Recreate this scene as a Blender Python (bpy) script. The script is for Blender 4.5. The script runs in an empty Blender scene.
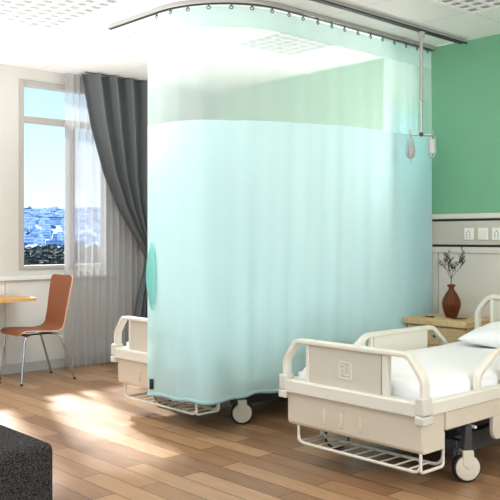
import bpy, bmesh, math, random
from mathutils import Vector, Matrix, Quaternion
R = random.Random(7)
PI = math.pi
COL = bpy.context.scene.collection
scene = bpy.context.scene

# ---------------------------------------------------------------- materials
def new_mat(name):
    m = bpy.data.materials.new(name); m.use_nodes = True
    nt = m.node_tree
    b = next(n for n in nt.nodes if n.type == 'BSDF_PRINCIPLED')
    return m, nt, b
def N(nt, t, **kw):
    n = nt.nodes.new(t)
    for k, v in kw.items(): setattr(n, k, v)
    return n
def L(nt, a, b): nt.links.new(a, b)
def c4(c): return (c[0], c[1], c[2], 1)
def srgb(r, g, b):
    f = lambda v: (v/255/12.92 if v/255 <= .04045 else ((v/255+.055)/1.055)**2.4)
    return (f(r), f(g), f(b))
def mat(name, col, rough=.5, metal=0, noise=0.06, scale=30, bump=0.0, bscale=60, spec=None):
    m, nt, b = new_mat(name)
    tc = N(nt, 'ShaderNodeTexCoord')
    nz = N(nt, 'ShaderNodeTexNoise'); nz.inputs['Scale'].default_value = scale
    L(nt, tc.outputs['Object'], nz.inputs['Vector'])
    mx = N(nt, 'ShaderNodeMix', data_type='RGBA')
    mx.inputs[6].default_value = c4([v*(1-noise) for v in col]); mx.inputs[7].default_value = c4([min(1, v*(1+noise)) for v in col])
    L(nt, nz.outputs['Fac'], mx.inputs[0]); L(nt, mx.outputs[2], b.inputs['Base Color'])
    b.inputs['Roughness'].default_value = rough; b.inputs['Metallic'].default_value = metal
    if spec is not None: b.inputs['Specular IOR Level'].default_value = spec
    if bump:
        n2 = N(nt, 'ShaderNodeTexNoise'); n2.inputs['Scale'].default_value = bscale
        L(nt, tc.outputs['Object'], n2.inputs['Vector'])
        bp = N(nt, 'ShaderNodeBump'); bp.inputs['Strength'].default_value = bump; bp.inputs['Distance'].default_value = .01
        L(nt, n2.outputs['Fac'], bp.inputs['Height']); L(nt, bp.outputs['Normal'], b.inputs['Normal'])
    return m

def floor_mat():
    m, nt, b = new_mat('wood planks')
    tc = N(nt, 'ShaderNodeTexCoord')
    mp = N(nt, 'ShaderNodeMapping'); mp.inputs['Rotation'].default_value = (0, 0, -PI/2)
    L(nt, tc.outputs['Object'], mp.inputs['Vector'])
    br = N(nt, 'ShaderNodeTexBrick')
    br.offset = .37; br.offset_frequency = 2
    br.inputs['Color1'].default_value = (0, 0, 0, 1); br.inputs['Color2'].default_value = (1, 1, 1, 1); br.inputs['Mortar'].default_value = (.5, .5, .5, 1)
    br.inputs['Scale'].default_value = 1; br.inputs['Mortar Size'].default_value = .003; br.inputs['Mortar Smooth'].default_value = .2
    br.inputs['Brick Width'].default_value = .95; br.inputs['Row Height'].default_value = .14; br.inputs['Bias'].default_value = -.15
    L(nt, mp.outputs[0], br.inputs['Vector'])
    # grain, stretched along the plank, shifted from plank to plank
    mp2 = N(nt, 'ShaderNodeMapping'); mp2.inputs['Scale'].default_value = (1.6, 16, 1)
    L(nt, mp.outputs[0], mp2.inputs['Vector'])
    ad = N(nt, 'ShaderNodeVectorMath', operation='ADD')
    L(nt, mp2.outputs[0], ad.inputs[0])
    sc = N(nt, 'ShaderNodeVectorMath', operation='SCALE'); sc.inputs['Scale'].default_value = 9
    L(nt, br.outputs['Color'], sc.inputs[0]); L(nt, sc.outputs[0], ad.inputs[1])
    nz = N(nt, 'ShaderNodeTexNoise'); nz.inputs['Scale'].default_value = 2.2; nz.inputs['Detail'].default_value = 6; nz.inputs['Distortion'].default_value = .6
    L(nt, ad.outputs[0], nz.inputs['Vector'])
    rp = N(nt, 'ShaderNodeValToRGB')
    e = rp.color_ramp.elements
    e[0].position = 0.0; e[0].color = c4(srgb(112, 79, 54))
    e[1].position = 1.0; e[1].color = c4(srgb(194, 158, 120))
    x = rp.color_ramp.elements.new(.45); x.color = c4(srgb(157, 118, 84))
    ma = N(nt, 'ShaderNodeMath', operation='MULTIPLY_ADD'); ma.inputs[1].default_value = .55
    L(nt, br.outputs['Color'], ma.inputs[0])
    mb = N(nt, 'ShaderNodeMath', operation='MULTIPLY'); mb.inputs[1].default_value = .5
    L(nt, nz.outputs['Fac'], mb.inputs[0]); L(nt, mb.outputs[0], ma.inputs[2]); L(nt, ma.outputs[0], rp.inputs[0])
    mx = N(nt, 'ShaderNodeMix', data_type='RGBA'); mx.inputs[7].default_value = c4(srgb(52, 32, 22))
    L(nt, br.outputs['Fac'], mx.inputs[0]); L(nt, rp.outputs[0], mx.inputs[6]); L(nt, mx.outputs[2], b.inputs['Base Color'])
    b.inputs['Roughness'].default_value = .36
    bp = N(nt, 'ShaderNodeBump'); bp.inputs['Strength'].default_value = .25; bp.inputs['Distance'].default_value = .003; bp.invert = True
    L(nt, br.outputs['Fac'], bp.inputs['Height']); L(nt, bp.outputs[0], b.inputs['Normal'])
    return m

def wood_mat(name, c1, c2, rot, rough=.5, sc=(1.2, 14, 14)):
    m, nt, b = new_mat(name)
    tc = N(nt, 'ShaderNodeTexCoord'); mp = N(nt, 'ShaderNodeMapping')
    mp.inputs['Rotation'].default_value = rot; mp.inputs['Scale'].default_value = sc
    L(nt, tc.outputs['Object'], mp.inputs['Vector'])
    nz = N(nt, 'ShaderNodeTexNoise'); nz.inputs['Scale'].default_value = 3; nz.inputs['Detail'].default_value = 5; nz.inputs['Distortion'].default_value = .8
    L(nt, mp.outputs[0], nz.inputs['Vector'])
    rp = N(nt, 'ShaderNodeValToRGB'); e = rp.color_ramp.elements
    e[0].position = .3; e[0].color = c4(c1); e[1].position = .7; e[1].color = c4(c2)
    L(nt, nz.outputs['Fac'], rp.inputs[0]); L(nt, rp.outputs[0], b.inputs['Base Color'])
    b.inputs['Roughness'].default_value = rough
    return m

def tile_mat():
    m, nt, b = new_mat('ceiling tiles')
    tc = N(nt, 'ShaderNodeTexCoord'); mp = N(nt, 'ShaderNodeMapping')
    mp.inputs['Location'].default_value = (-5.09, -3.19, 0)
    L(nt, tc.outputs['Object'], mp.inputs['Vector'])
    br = N(nt, 'ShaderNodeTexBrick'); br.offset = 0
    br.inputs['Scale'].default_value = 1; br.inputs['Brick Width'].default_value = .67; br.inputs['Row Height'].default_value = .61
    br.inputs['Mortar Size'].default_value = .004; br.inputs['Mortar Smooth'].default_value = .1
    cc = srgb(243, 242, 240)
    br.inputs['Color1'].default_value = c4(cc); br.inputs['Color2'].default_value = c4([v*.985 for v in cc]); br.inputs['Mortar'].default_value = c4(srgb(214, 212, 209))
    L(nt, mp.outputs[0], br.inputs['Vector']); L(nt, br.outputs['Color'], b.inputs['Base Color'])
    b.inputs['Roughness'].default_value = .8
    bp = N(nt, 'ShaderNodeBump'); bp.invert = True; bp.inputs['Strength'].default_value = .4; bp.inputs['Distance'].default_value = .006
    L(nt, br.outputs['Fac'], bp.inputs['Height']); L(nt, bp.outputs[0], b.inputs['Normal'])
    return m

def cloth_mat(name, col, transp=0., transl=.5, rough=1, weave=0):
    """thin fabric: diffuse + translucent, with see-through gaps between the threads"""
    m = bpy.data.materials.new(name); m.use_nodes = True; nt = m.node_tree; nt.nodes.clear()
    out = N(nt, 'ShaderNodeOutputMaterial')
    tc = N(nt, 'ShaderNodeTexCoord'); nz = N(nt, 'ShaderNodeTexNoise'); nz.inputs['Scale'].default_value = 3
    L(nt, tc.outputs['Object'], nz.inputs['Vector'])
    mc = N(nt, 'ShaderNodeMix', data_type='RGBA'); mc.inputs[6].default_value = c4([v*.985 for v in col]); mc.inputs[7].default_value = c4([min(1, v*1.015) for v in col])
    L(nt, nz.outputs['Fac'], mc.inputs[0])
    d = N(nt, 'ShaderNodeBsdfDiffuse'); t = N(nt, 'ShaderNodeBsdfTranslucent')
    L(nt, mc.outputs[2], d.inputs['Color']); L(nt, mc.outputs[2], t.inputs['Color'])
    mx = N(nt, 'ShaderNodeMixShader'); mx.inputs[0].default_value = transl
    L(nt, d.outputs[0], mx.inputs[1]); L(nt, t.outputs[0], mx.inputs[2])
    last = mx.outputs[0]
    if transp:
        tr = N(nt, 'ShaderNodeBsdfTransparent'); m2 = N(nt, 'ShaderNodeMixShader'); m2.inputs[0].default_value = transp
        L(nt, last, m2.inputs[1]); L(nt, tr.outputs[0], m2.inputs[2]); last = m2.outputs[0]
    L(nt, last, out.inputs['Surface'])
    return m

def glass_mat(name):
    m = bpy.data.materials.new(name); m.use_nodes = True; nt = m.node_tree; nt.nodes.clear()
    out = N(nt, 'ShaderNodeOutputMaterial'); tr = N(nt, 'ShaderNodeBsdfTransparent'); tr.inputs[0].default_value = (.95, .98, 1, 1)
    g = N(nt, 'ShaderNodeBsdfGlossy'); g.inputs['Roughness'].default_value = .2
    mx = N(nt, 'ShaderNodeMixShader'); mx.inputs[0].default_value = .02
    L(nt, tr.outputs[0], mx.inputs[1]); L(nt, g.outputs[0], mx.inputs[2]); L(nt, mx.outputs[0], out.inputs['Surface'])
    return m

def tweed_mat():
    m, nt, b = new_mat('dark tweed')
    tc = N(nt, 'ShaderNodeTexCoord'); nz = N(nt, 'ShaderNodeTexVoronoi'); nz.inputs['Scale'].default_value = 300
    L(nt, tc.outputs['Object'], nz.inputs['Vector'])
    rp = N(nt, 'ShaderNodeValToRGB'); e = rp.color_ramp.elements
    e[0].position = .25; e[0].color = c4(srgb(30, 28, 28)); e[1].position = .85; e[1].color = c4(srgb(82, 78, 76))
    sp = N(nt, 'ShaderNodeSeparateColor'); L(nt, nz.outputs['Color'], sp.inputs[0])
    L(nt, sp.outputs[0], rp.inputs[0]); L(nt, rp.outputs[0], b.inputs['Base Color'])
    b.inputs['Roughness'].default_value = .95; b.inputs['Specular IOR Level'].default_value = .1
    bp = N(nt, 'ShaderNodeBump'); bp.inputs['Strength'].default_value = .5; bp.inputs['Distance'].default_value = .004
    L(nt, nz.outputs['Distance'], bp.inputs['Height']); L(nt, bp.outputs[0], b.inputs['Normal'])
    return m

def facade_mat(name, wall, win, sx, sz):
    m, nt, b = new_mat(name)
    tc = N(nt, 'ShaderNodeTexCoord'); mp = N(nt, 'ShaderNodeMapping'); mp.inputs['Rotation'].default_value = (PI/2, 0, 0)
    L(nt, tc.outputs['Object'], mp.inputs['Vector'])
    br = N(nt, 'ShaderNodeTexBrick'); br.offset = 0; br.inputs['Scale'].default_value = 1
    br.inputs['Brick Width'].default_value = sx; br.inputs['Row Height'].default_value = sz; br.inputs['Mortar Size'].default_value = sz*.28
    br.inputs['Color1'].default_value = c4(win); br.inputs['Color2'].default_value = c4([v*1.5 for v in win]); br.inputs['Mortar'].default_value = c4(wall)
    L(nt, mp.outputs[0], br.inputs['Vector'])
    ge = N(nt, 'ShaderNodeNewGeometry'); se = N(nt, 'ShaderNodeSeparateXYZ'); L(nt, ge.outputs['Normal'], se.inputs[0])
    gt = N(nt, 'ShaderNodeMath', operation='GREATER_THAN'); gt.inputs[1].default_value = .5; L(nt, se.outputs[2], gt.inputs[0])
    mx = N(nt, 'ShaderNodeMix', data_type='RGBA'); mx.inputs[7].default_value = c4(wall)
    L(nt, gt.outputs[0], mx.inputs[0]); L(nt, br.outputs['Color'], mx.inputs[6]); L(nt, mx.outputs[2], b.inputs['Base Color'])
    b.inputs['Roughness'].default_value = .7
    return m

M = {}
M['floor'] = floor_mat()
M['ceil'] = tile_mat()
M['wall'] = mat('warm white wall paint', srgb(204, 201, 196), .85, noise=.02, scale=2)
M['green'] = mat('green wall paint', srgb(116, 173, 138), .8, noise=.03, scale=2)
M['panel'] = mat('beige wall panel', srgb(214, 206, 195), .6, noise=.03, scale=3)
M['panel2'] = mat('grey beige equipment strip', srgb(196, 187, 174), .55, noise=.03, scale=3)
M['trim'] = mat('pale trim paint', srgb(216, 208, 196), .45, noise=.02)
M['blackline'] = mat('black trim groove', srgb(22, 20, 20), .5)
M['skirt'] = mat('grey baseboard', srgb(190, 188, 184), .6, noise=.03)
M['winframe'] = mat('grey window frame', srgb(176, 170, 164), .45, noise=.03)
M['sill'] = mat('white sill', srgb(226, 224, 220), .5, noise=.02)
M['glass'] = glass_mat('window glass')
M['alu'] = mat('brushed aluminium track', srgb(176, 176, 174), .45, metal=.35, noise=.04)
M['darkalu'] = mat('dark track slot', srgb(40, 42, 44), .5)
M['steel'] = mat('polished steel', srgb(190, 190, 190), .22, metal=.9, noise=.03)
M['aqua'] = cloth_mat('aqua curtain cloth', srgb(208, 240, 242), 0, .45)
M['aqua2'] = cloth_mat('turquoise cloth', srgb(184, 244, 238), 0, .4)
M['net'] = cloth_mat('aqua curtain netting', srgb(232, 250, 245), .48, .45)
M['header'] = cloth_mat('aqua curtain header', srgb(205, 236, 232), .12, .4)
M['sheer'] = cloth_mat('white sheer voile', srgb(208, 206, 206), .5, .3)
M['drape'] = mat('grey drape cloth', srgb(104, 107, 109), .9, noise=.08, scale=200, spec=.15)
M['bedbeige'] = mat('beige moulded plastic', srgb(216, 205, 183), .42, noise=.02)
M['bedlight'] = mat('pale cream plastic', srgb(226, 221, 206), .4, noise=.02)
M['bedgrey'] = mat('warm grey board', srgb(204, 197, 181), .45, noise=.02)
M['bracket'] = mat('white grey bracket plastic', srgb(214, 210, 199), .38, noise=.02)
M['dark'] = mat('dark grey painted steel', srgb(58, 60, 62), .45, noise=.05)
M['black'] = mat('black rubber', srgb(24, 24, 25), .6)
M['sheet'] = mat('white bed linen', srgb(240, 239, 238), .9, noise=.015, scale=6, bump=.25, bscale=7)
M['mattshade'] = mat('shade grey mattress base', srgb(196, 194, 190), .9, noise=.04, scale=90)  # grey stands in for the shade along the mattress's lower edge
M['oak'] = wood_mat('pale oak', srgb(205, 170, 122), srgb(226, 194, 146), (0, 0, PI/2), .5)
M['oakside'] = wood_mat('pale oak side', srgb(202, 168, 122), srgb(222, 190, 144), (0, 0, 0), .5)
M['tablewood'] = wood_mat('honey oak table', srgb(196, 148, 84), srgb(222, 178, 112), (0, 0, 0), .45)
M['tan'] = mat('tan chair shell', srgb(152, 87, 50), .5, noise=.07, scale=12, bump=.05, bscale=300)
M['tanedge'] = mat('pale ply edge', srgb(226, 186, 156), .6, noise=.05)
M['tweed'] = tweed_mat()
M['bag'] = mat('translucent grey bag', srgb(188, 194, 190), .35, noise=.06)
M['white'] = mat('white plastic', srgb(236, 234, 230), .4, noise=.015)
M['socket'] = mat('off white socket plate', srgb(232, 228, 218), .4, noise=.015)
M['louver'] = mat('white louvre metal', srgb(244, 244, 244), .5, noise=.01)
M['lamp_back'] = mat('grey lamp reflector', srgb(150, 150, 152), .4, noise=.04)
M['twig'] = mat('dark twig bark', srgb(52, 42, 34), .8, noise=.15)
M['leaf'] = mat('dark dry leaf', srgb(58, 62, 48), .8, noise=.2)
def vase_mat():
    m, nt, b = new_mat('amber glass')
    tc = N(nt, 'ShaderNodeTexCoord'); w = N(nt, 'ShaderNodeTexNoise'); w.inputs['Scale'].default_value = 9
    L(nt, tc.outputs['Object'], w.inputs['Vector'])
    rp = N(nt, 'ShaderNodeValToRGB'); rp.color_ramp.elements[0].color = c4(srgb(122, 64, 34)); rp.color_ramp.elements[1].color = c4(srgb(196, 118, 70))
    L(nt, w.outputs['Fac'], rp.inputs[0]); L(nt, rp.outputs[0], b.inputs['Base Color'])
    b.inputs['Transmission Weight'].default_value = .75; b.inputs['Roughness'].default_value = .12; b.inputs['IOR'].default_value = 1.3
    return m
M['vase'] = vase_mat()
M['city1'] = facade_mat('haze-tinted pale facade', srgb(222, 234, 247), srgb(120, 148, 192), 3.2, 3.2)  # bluish distance haze is mixed into these facade colours
M['city2'] = facade_mat('haze-tinted grey facade', srgb(160, 184, 218), srgb(78, 108, 160), 4, 3)
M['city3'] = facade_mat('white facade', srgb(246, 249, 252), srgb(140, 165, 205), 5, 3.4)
M['city4'] = facade_mat('haze-tinted deep facade', srgb(84, 108, 150), srgb(40, 60, 100), 3, 3)
M['ground'] = mat('haze-tinted city ground', srgb(104, 126, 160), .9, noise=.35, scale=.02)  # same distance haze put into the ground colour
M['canopy'] = mat('dark tree foliage', srgb(20, 33, 27), .9, noise=.35, scale=.2)

# ---------------------------------------------------------------- mesh helpers
def obj(name, bm, m, parent=None, smooth=True, angle=40, bevel=0, seg=2):
    bmesh.ops.recalc_face_normals(bm, faces=bm.faces[:])
    me = bpy.data.meshes.new(name); bm.to_mesh(me); bm.free()
    o = bpy.data.objects.new(name, me); COL.objects.link(o)
    for mm in (m if isinstance(m, (list, tuple)) else [m]): me.materials.append(M[mm] if isinstance(mm, str) else mm)
    if bevel:
        md = o.modifiers.new('bevel', 'BEVEL'); md.width = bevel; md.segments = seg; md.limit_method = 'ANGLE'; md.angle_limit = math.radians(35)
        md.harden_normals = False
    if smooth:
        for p in me.polygons: p.use_smooth = True
        me.set_sharp_from_angle(angle=math.radians(angle))
    if parent: o.parent = parent
    return o
def tag(o, label, cat, group=None, kind=None):
    if label: o['label'] = label
    if cat: o['category'] = cat
    if group: o['group'] = group
    if kind: o['kind'] = kind
    return o
def thing(name, label, cat, loc=(0, 0, 0), rz=0, group=None):
    o = bpy.data.objects.new(name, None); o.empty_display_size = .1; COL.objects.link(o)
    o.location = loc; o.rotation_euler = (0, 0, rz)
    return tag(o, label, cat, group)
def copy_tree(o, parent=None):
    c = o.copy(); COL.objects.link(c)
    if parent: c.parent = parent
    for ch in [x for x in COL.objects if x.parent == o and x != c]: copy_tree(ch, c)
    return c
def struct(name, bm, m, parent=None, **kw):
    o = obj(name, bm, m, parent, **kw)
    if not parent: o['kind'] = 'structure'
    return o
def box(bm, x0, x1, y0, y1, z0, z1, mi=0):
    v = [bm.verts.new((x, y, z)) for z in (z0, z1) for y in (y0, y1) for x in (x0, x1)]
    fs = []
    for f in ((0, 1, 3, 2), (4, 6, 7, 5), (0, 4, 5, 1), (2, 3, 7, 6), (0, 2, 6, 4), (1, 5, 7, 3)):
        q = bm.faces.new([v[i] for i in f]); q.material_index = mi; fs.append(q)
    return v
def bx(*a, **k):
    bm = bmesh.new(); box(bm, *a, **k); return bm
def fillet(pts, r, n=5):
    pts = [Vector(p) for p in pts]; out = [pts[0]]
    for i in range(1, len(pts)-1):
        a, b, c = pts[i-1], pts[i], pts[i+1]
        d1 = (a-b); d2 = (c-b); rr = min(r, d1.length*.48, d2.length*.48)
        p0 = b+d1.normalized()*rr; p1 = b+d2.normalized()*rr
        for k in range(n+1):
            t = k/n; out.append(p0*(1-t)**2 + b*2*t*(1-t) + p1*t*t)
    out.append(pts[-1]); return out
def sweep(bm, pts, prof, up=None, closed=False, mi=0):
    """profile (a,b) swept on pts: a along the 'up' axis, b across it"""
    pts = [Vector(p) for p in pts]; n = len(pts); rings = []
    nrm = None
    for i in range(n):
        if closed: t = (pts[(i+1) % n]-pts[i-1])
        else: t = pts[min(i+1, n-1)]-pts[max(i-1, 0)]
        t.normalize()
        if up is not None: u = Vector(up)
        else:
            if nrm is None:
                u = Vector((0, 0, 1)) if abs(t.z) < .9 else Vector((1, 0, 0))
            else: u = nrm
            u = (u - t*u.dot(t)).normalized(); nrm = u
        b = t.cross(u).normalized()
        # widen at mitres
        rings.append([bm.verts.new(pts[i]+u*a+b*c) for a, c in prof])
    m = len(prof)
    for i in range(n if closed else n-1):
        r0, r1 = rings[i], rings[(i+1) % n]
        for j in range(m):
            f = bm.faces.new((r0[j], r0[(j+1) % m], r1[(j+1) % m], r1[j])); f.material_index = mi
    if not closed:
        bm.faces.new(rings[0][::-1]).material_index = mi; bm.faces.new(rings[-1]).material_index = mi
def circ(r, n=10): return [(r*math.cos(2*PI*k/n), r*math.sin(2*PI*k/n)) for k in range(n)]
def rrect(w, h, r=.004, n=3):
    out = []
    for cx, cy, a0 in ((w/2-r, h/2-r, 0), (-w/2+r, h/2-r, PI/2), (-w/2+r, -h/2+r, PI), (w/2-r, -h/2+r, 1.5*PI)):
        for k in range(n+1):
            a = a0+PI/2*k/n; out.append((cx+r*math.cos(a), cy+r*math.sin(a)))
    return out
def tube(bm, pts, r, n=10, fr=0, closed=False):
    sweep(bm, fillet(pts, fr) if fr else pts, circ(r, n), None, closed)
def lathe(bm, prof, n=32, c=(0, 0, 0), axis='z'):
    rings = []
    for r, h in prof:
        ring = []
        for k in range(n):
            a = 2*PI*k/n; p = (r*math.cos(a), r*math.sin(a), h)
            if axis == 'y': p = (p[0], p[2], p[1])
            if axis == 'x': p = (p[2], p[0], p[1])
            ring.append(bm.verts.new((p[0]+c[0], p[1]+c[1], p[2]+c[2])))
        rings.append(ring)
    for a, b in zip(rings, rings[1:]):
        for k in range(n): bm.faces.new((a[k], a[(k+1) % n], b[(k+1) % n], b[k]))
    if prof[0][0] > 0: bm.faces.new(rings[0][::-1])
    if prof[-1][0] > 0: bm.faces.new(rings[-1])
def prism(bm, poly, axis, a0, a1):
    """poly in the two other axes, extruded along axis a0..a1"""
    def P(p, h): return {'x': (h, p[0], p[1]), 'y': (p[0], h, p[1]), 'z': (p[0], p[1], h)}[axis]
    v0 = [bm.verts.new(P(p, a0)) for p in poly]; v1 = [bm.verts.new(P(p, a1)) for p in poly]
    bm.faces.new(v0[::-1]); bm.faces.new(v1); n = len(poly)
    for k in range(n): bm.faces.new((v0[k], v0[(k+1) % n], v1[(k+1) % n], v1[k]))
def grid(bm, fn, nu, nv, thick=None):
    vs = [[bm.verts.new(fn(i/nu, j/nv)) for i in range(nu+1)] for j in range(nv+1)]
    for j in range(nv):
        for i in range(nu): bm.faces.new((vs[j][i], vs[j][i+1], vs[j+1][i+1], vs[j+1][i]))
    return vs
def solid(o, t, off=0):
    md = o.modifiers.new('thickness', 'SOLIDIFY'); md.thickness = t; md.offset = off; return o

# ---------------------------------------------------------------- the room
XW, YW, ZC = 5.81, 7.14, 2.93        # head wall, window wall, ceiling
X0, Y0 = -1.6, -2.4
struct('floor', bx(X0, XW+.12, Y0, YW+.12, -.12, 0), 'floor', smooth=False)
struct('ceiling', bx(X0, XW+.12, Y0, YW+.12, ZC, ZC+.12), 'ceil', smooth=False)
# window wall with two openings
WINS = [(3.55, 4.56, .985, 2.815), (2.28, 3.29, .985, 2.815)]
bm = bmesh.new()
xs = sorted([X0, XW+.12]+[w for a in WINS for w in a[:2]])
for a, b in zip(xs, xs[1:]):
    hole = [w for w in WINS if w[0] <= a+1e-6 and w[1] >= b-1e-6]
    if hole:
        box(bm, a, b, YW, YW+.16, 0, hole[0][2]); box(bm, a, b, YW, YW+.16, hole[0][3], ZC)
    else: box(bm, a, b, YW, YW+.16, 0, ZC)
struct('wall_left', bm, 'wall', smooth=False)
bm = bx(XW, XW+.12, Y0, YW, 0, ZC)
struct('wall_right', bm, 'green', smooth=False)
# panelled zone of the head wall: lower boards, equipment strip and trims
bm = bmesh.new()
yy = 3.94+3.6
while yy > Y0:
    y1 = max(yy-1.2, Y0); box(bm, XW-.018, XW, y1+.004, min(yy-.004, YW-.02), .1, 1.165); yy = y1
struct('trim_1', bm, 'panel', bevel=.003, smooth=False)
struct('trim_2', bx(XW-.03, XW, Y0, YW, 1.165, 1.217), 'panel', bevel=.006)
struct('trim_3', bx(XW-.016, XW, Y0, YW, 1.217, 1.236), 'blackline')
bm = bx(XW-.026, XW, Y0, YW, 1.236, 1.432)
struct('trim_4', bm, 'panel2', bevel=.004)
struct('trim_5', bx(XW-.016, XW, Y0, YW, 1.432, 1.451), 'blackline')
struct('trim_6', bx(XW-.034, XW, Y0, YW, 1.451, 1.495), 'trim', bevel=.006)
struct('baseboard_right', bx(XW-.02, XW, Y0, YW, 0, .1), 'skirt', bevel=.004)
struct('baseboard_left', bx(X0, XW-.02, YW-.018, YW, 0, .095), 'skirt', bevel=.004)
# lower boards under the sill with open joints
bm = bmesh.new()
for a, b in ((X0, -.6), (-.6, .6), (.6, 2.0), (2.0, 3.405), (3.405, 4.85), (4.85, XW-.02)):
    box(bm, a+.004, b-.004, YW-.012, YW, .095, .885)
struct('trim_7', bm, 'sill', bevel=.003, smooth=False)
struct('trim_8', bx(X0, XW-.02, YW-.045, YW, .885, .925), 'sill', bevel=.006)

def window(idx, x0, x1, z0, z1, mulls):
    root = bpy.data.objects.new('window_%d' % idx, None); COL.objects.link(root)
    root.location = (x0, YW, z0); root['kind'] = 'structure'
    w, h = x1-x0, z1-z0
    zt = 2.44-z0
    bm = bmesh.new(); t = .05
    ya, yb = -.012, .09
    box(bm, 0, t, ya, yb, 0, h); box(bm, w-t, w, ya, yb, 0, h)
    box(bm, t, w-t, ya, yb, 0, .04); box(bm, t, w-t, ya, yb, h-.055, h)
    obj('window_frame', bm, 'winframe', root, bevel=.006)
    obj('transom', bx(t, w-t, ya+.004, yb, zt-.03, zt+.03), 'winframe', root, bevel=.006)
    for mx in mulls:
        obj('mullion', bx(mx-x0-.03, mx-x0+.03, ya+.002, yb, .04, zt-.03), 'winframe', root, bevel=.006)
    xs = [t]+[m-x0 for m in mulls]+[w-t]
    for a, b in zip(xs, xs[1:]):
        obj('window_pane', bx(a, b, .045, .053, .04, zt-.02), 'glass', root, smooth=False)
    obj('window_pane', bx(t, w-t, .045, .053, zt+.02, h-.05), 'glass', root, smooth=False)
    return root
window(1, *WINS[0], [4.125])
window(2, *WINS[1], [2.78])

# ---------------------------------------------------------------- ceiling lights (louvred panels)
def ceiling_light(x0, x1, y0, y1, label, nx, ny):
    r = thing('ceiling_light', label, 'ceiling light', ((x0+x1)/2, (y0+y1)/2, ZC), 0)
    w, d = x1-x0, y1-y0
    bm = bmesh.new(); a, b = w/2, d/2; t = .022
    for q in ((-a, a, -b, -b+t), (-a, a, b-t, b), (-a, -a+t, -b+t, b-t), (a-t, a, -b+t, b-t)): box(bm, *q, -.022, 0)
    obj('frame', bm, 'louver', r, bevel=.002)
    obj('reflector', bx(-a+t, a-t, -b+t, b-t, -.006, -.001), 'lamp_back', r, smooth=False)
    bm = bmesh.new(); ia, ib = a-t, b-t
    for k in range(1, nx):
        x = -ia+2*ia*k/nx; box(bm, x-.008, x+.008, -ib, ib, -.02, -.006)
    for k in range(1, ny):
        y = -ib+2*ib*k/ny; box(bm, -ia, ia, y-.008, y+.008, -.0195, -.0065)
    obj('louvre', bm, 'louver', r, smooth=False)
    return r
ceiling_light(2.41, 3.08, 4.41, 5.63, 'louvred square-cell ceiling light nearest the window wall, at the upper left corner', 6, 12)
ceiling_light(4.42, 5.09, 4.41, 5.02, 'louvred ceiling light seen through the netting of the aqua curtain', 6, 6)
ceiling_light(4.42, 5.09, 1.97, 3.19, 'louvred ceiling light above the near bed, at the upper right corner', 6, 12)

# ---------------------------------------------------------------- tracks on the ceiling
ZT = 2.885
def Lpath(x, y, yend, r, xe):
    pts = [(xe, y, 0)]
    for k in range(17):
        a = PI/2*k/16
        pts.append((x+r-r*math.sin(a), y+r-r*math.cos(a), 0))
    pts.append((x, yend, 0))
    return [Vector(p) for p in pts]
TX, TY, TR = 3.37, 3.99, .62
t = thing('curtain_track', 'grey metal curtain track bent round a corner on the ceiling above the aqua curtain', 'curtain track', (TX, TY, ZC))
def off(path, z): return [Vector((p.x-TX, p.y-TY, z-ZC)) for p in path]
P1 = Lpath(TX, TY, 5.27, TR, XW-.02)
bm = bmesh.new(); sweep(bm, off(P1, ZC-.015), rrect(.03, .05, .006), (0, 0, 1)); obj('rail', bm, 'alu', t)
bm = bmesh.new(); sweep(bm, off(P1, ZC-.032), [(.003, .012), (.003, -.012), (-.003, -.012), (-.003, .012)], (0, 0, 1)); obj('slot', bm, 'darkalu', t)
t = thing('curtain_track', 'thin pale curved ceiling track beyond the netting, by the far bed', 'curtain track', (3.4, 5.42, ZC))
pts = [(XW-.02-3.4, 0, -.012)]
for k in range(10):
    a = PI/2*k/9*.46; pts.append((.55-.55*math.sin(a), -.5+.5*math.cos(a), -.012))
bm = bmesh.new(); sweep(bm, [Vector(p) for p in pts], rrect(.024, .03, .006), (0, 0, 1)); obj('rail', bm, 'white', t)

# hanging pole track
t = thing('ceiling_track', 'straight dark-edged metal track on the ceiling carrying the drip pole', 'ceiling track', (2.2, 3.69, ZC))
bm = bx(0, XW-.02-2.2, -.03, .03, -.03, 0); obj('rail', bm, 'alu', t, bevel=.006)
obj('slot', bx(.02, XW-.05-2.2, -.012, .012, -.034, -.029), 'darkalu', t, smooth=False)
obj('edge_strip', bx(0, XW-.02-2.2, -.036, -.0305, -.036, -.024), 'darkalu', t)

# drip pole
p = thing('drip_pole', 'slim steel drip pole hanging from the ceiling track with two hook arms', 'drip pole', (5.2, 3.69, 2.10))
H = ZC-.034-2.10
bm = bmesh.new(); lathe(bm, [(.014, .28), (.014, H-.03)], 16); obj('upper_tube', bm, 'alu', p)
bm = bmesh.new(); lathe(bm, [(.0095, .0), (.0095, .29)], 14); obj('lower_tube', bm, 'steel', p)
bm = bmesh.new(); lathe(bm, [(.0165, .268), (.0185, .272), (.0185, .30), (.0165, .305)], 16); obj('collar', bm, 'alu', p)
bm = bmesh.new(); lathe(bm, [(.032, H), (.032, H-.012), (.018, H-.034), (.014, H-.04)][::-1], 18); obj('trolley', bm, 'alu', p)
bm = bmesh.new(); lathe(bm, [(.0, -.018), (.014, -.014), (.018, 0), (.014, .014), (.0, .018)], 16); obj('hub', bm, 'dark', p)
rt = Vector((.7369, -.6765, 0))
for s in (-1, 1):
    bm = bmesh.new()
    q = [rt*(s*d)+Vector((0, 0, z)) for d, z in ((.01, 0), (.06, -.006), (.085, .0), (.094, .022), (.082, .038), (.07, .03))]
    tube(bm, q, .0048, 8, .015); obj('hook', bm, 'steel', p)
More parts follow.
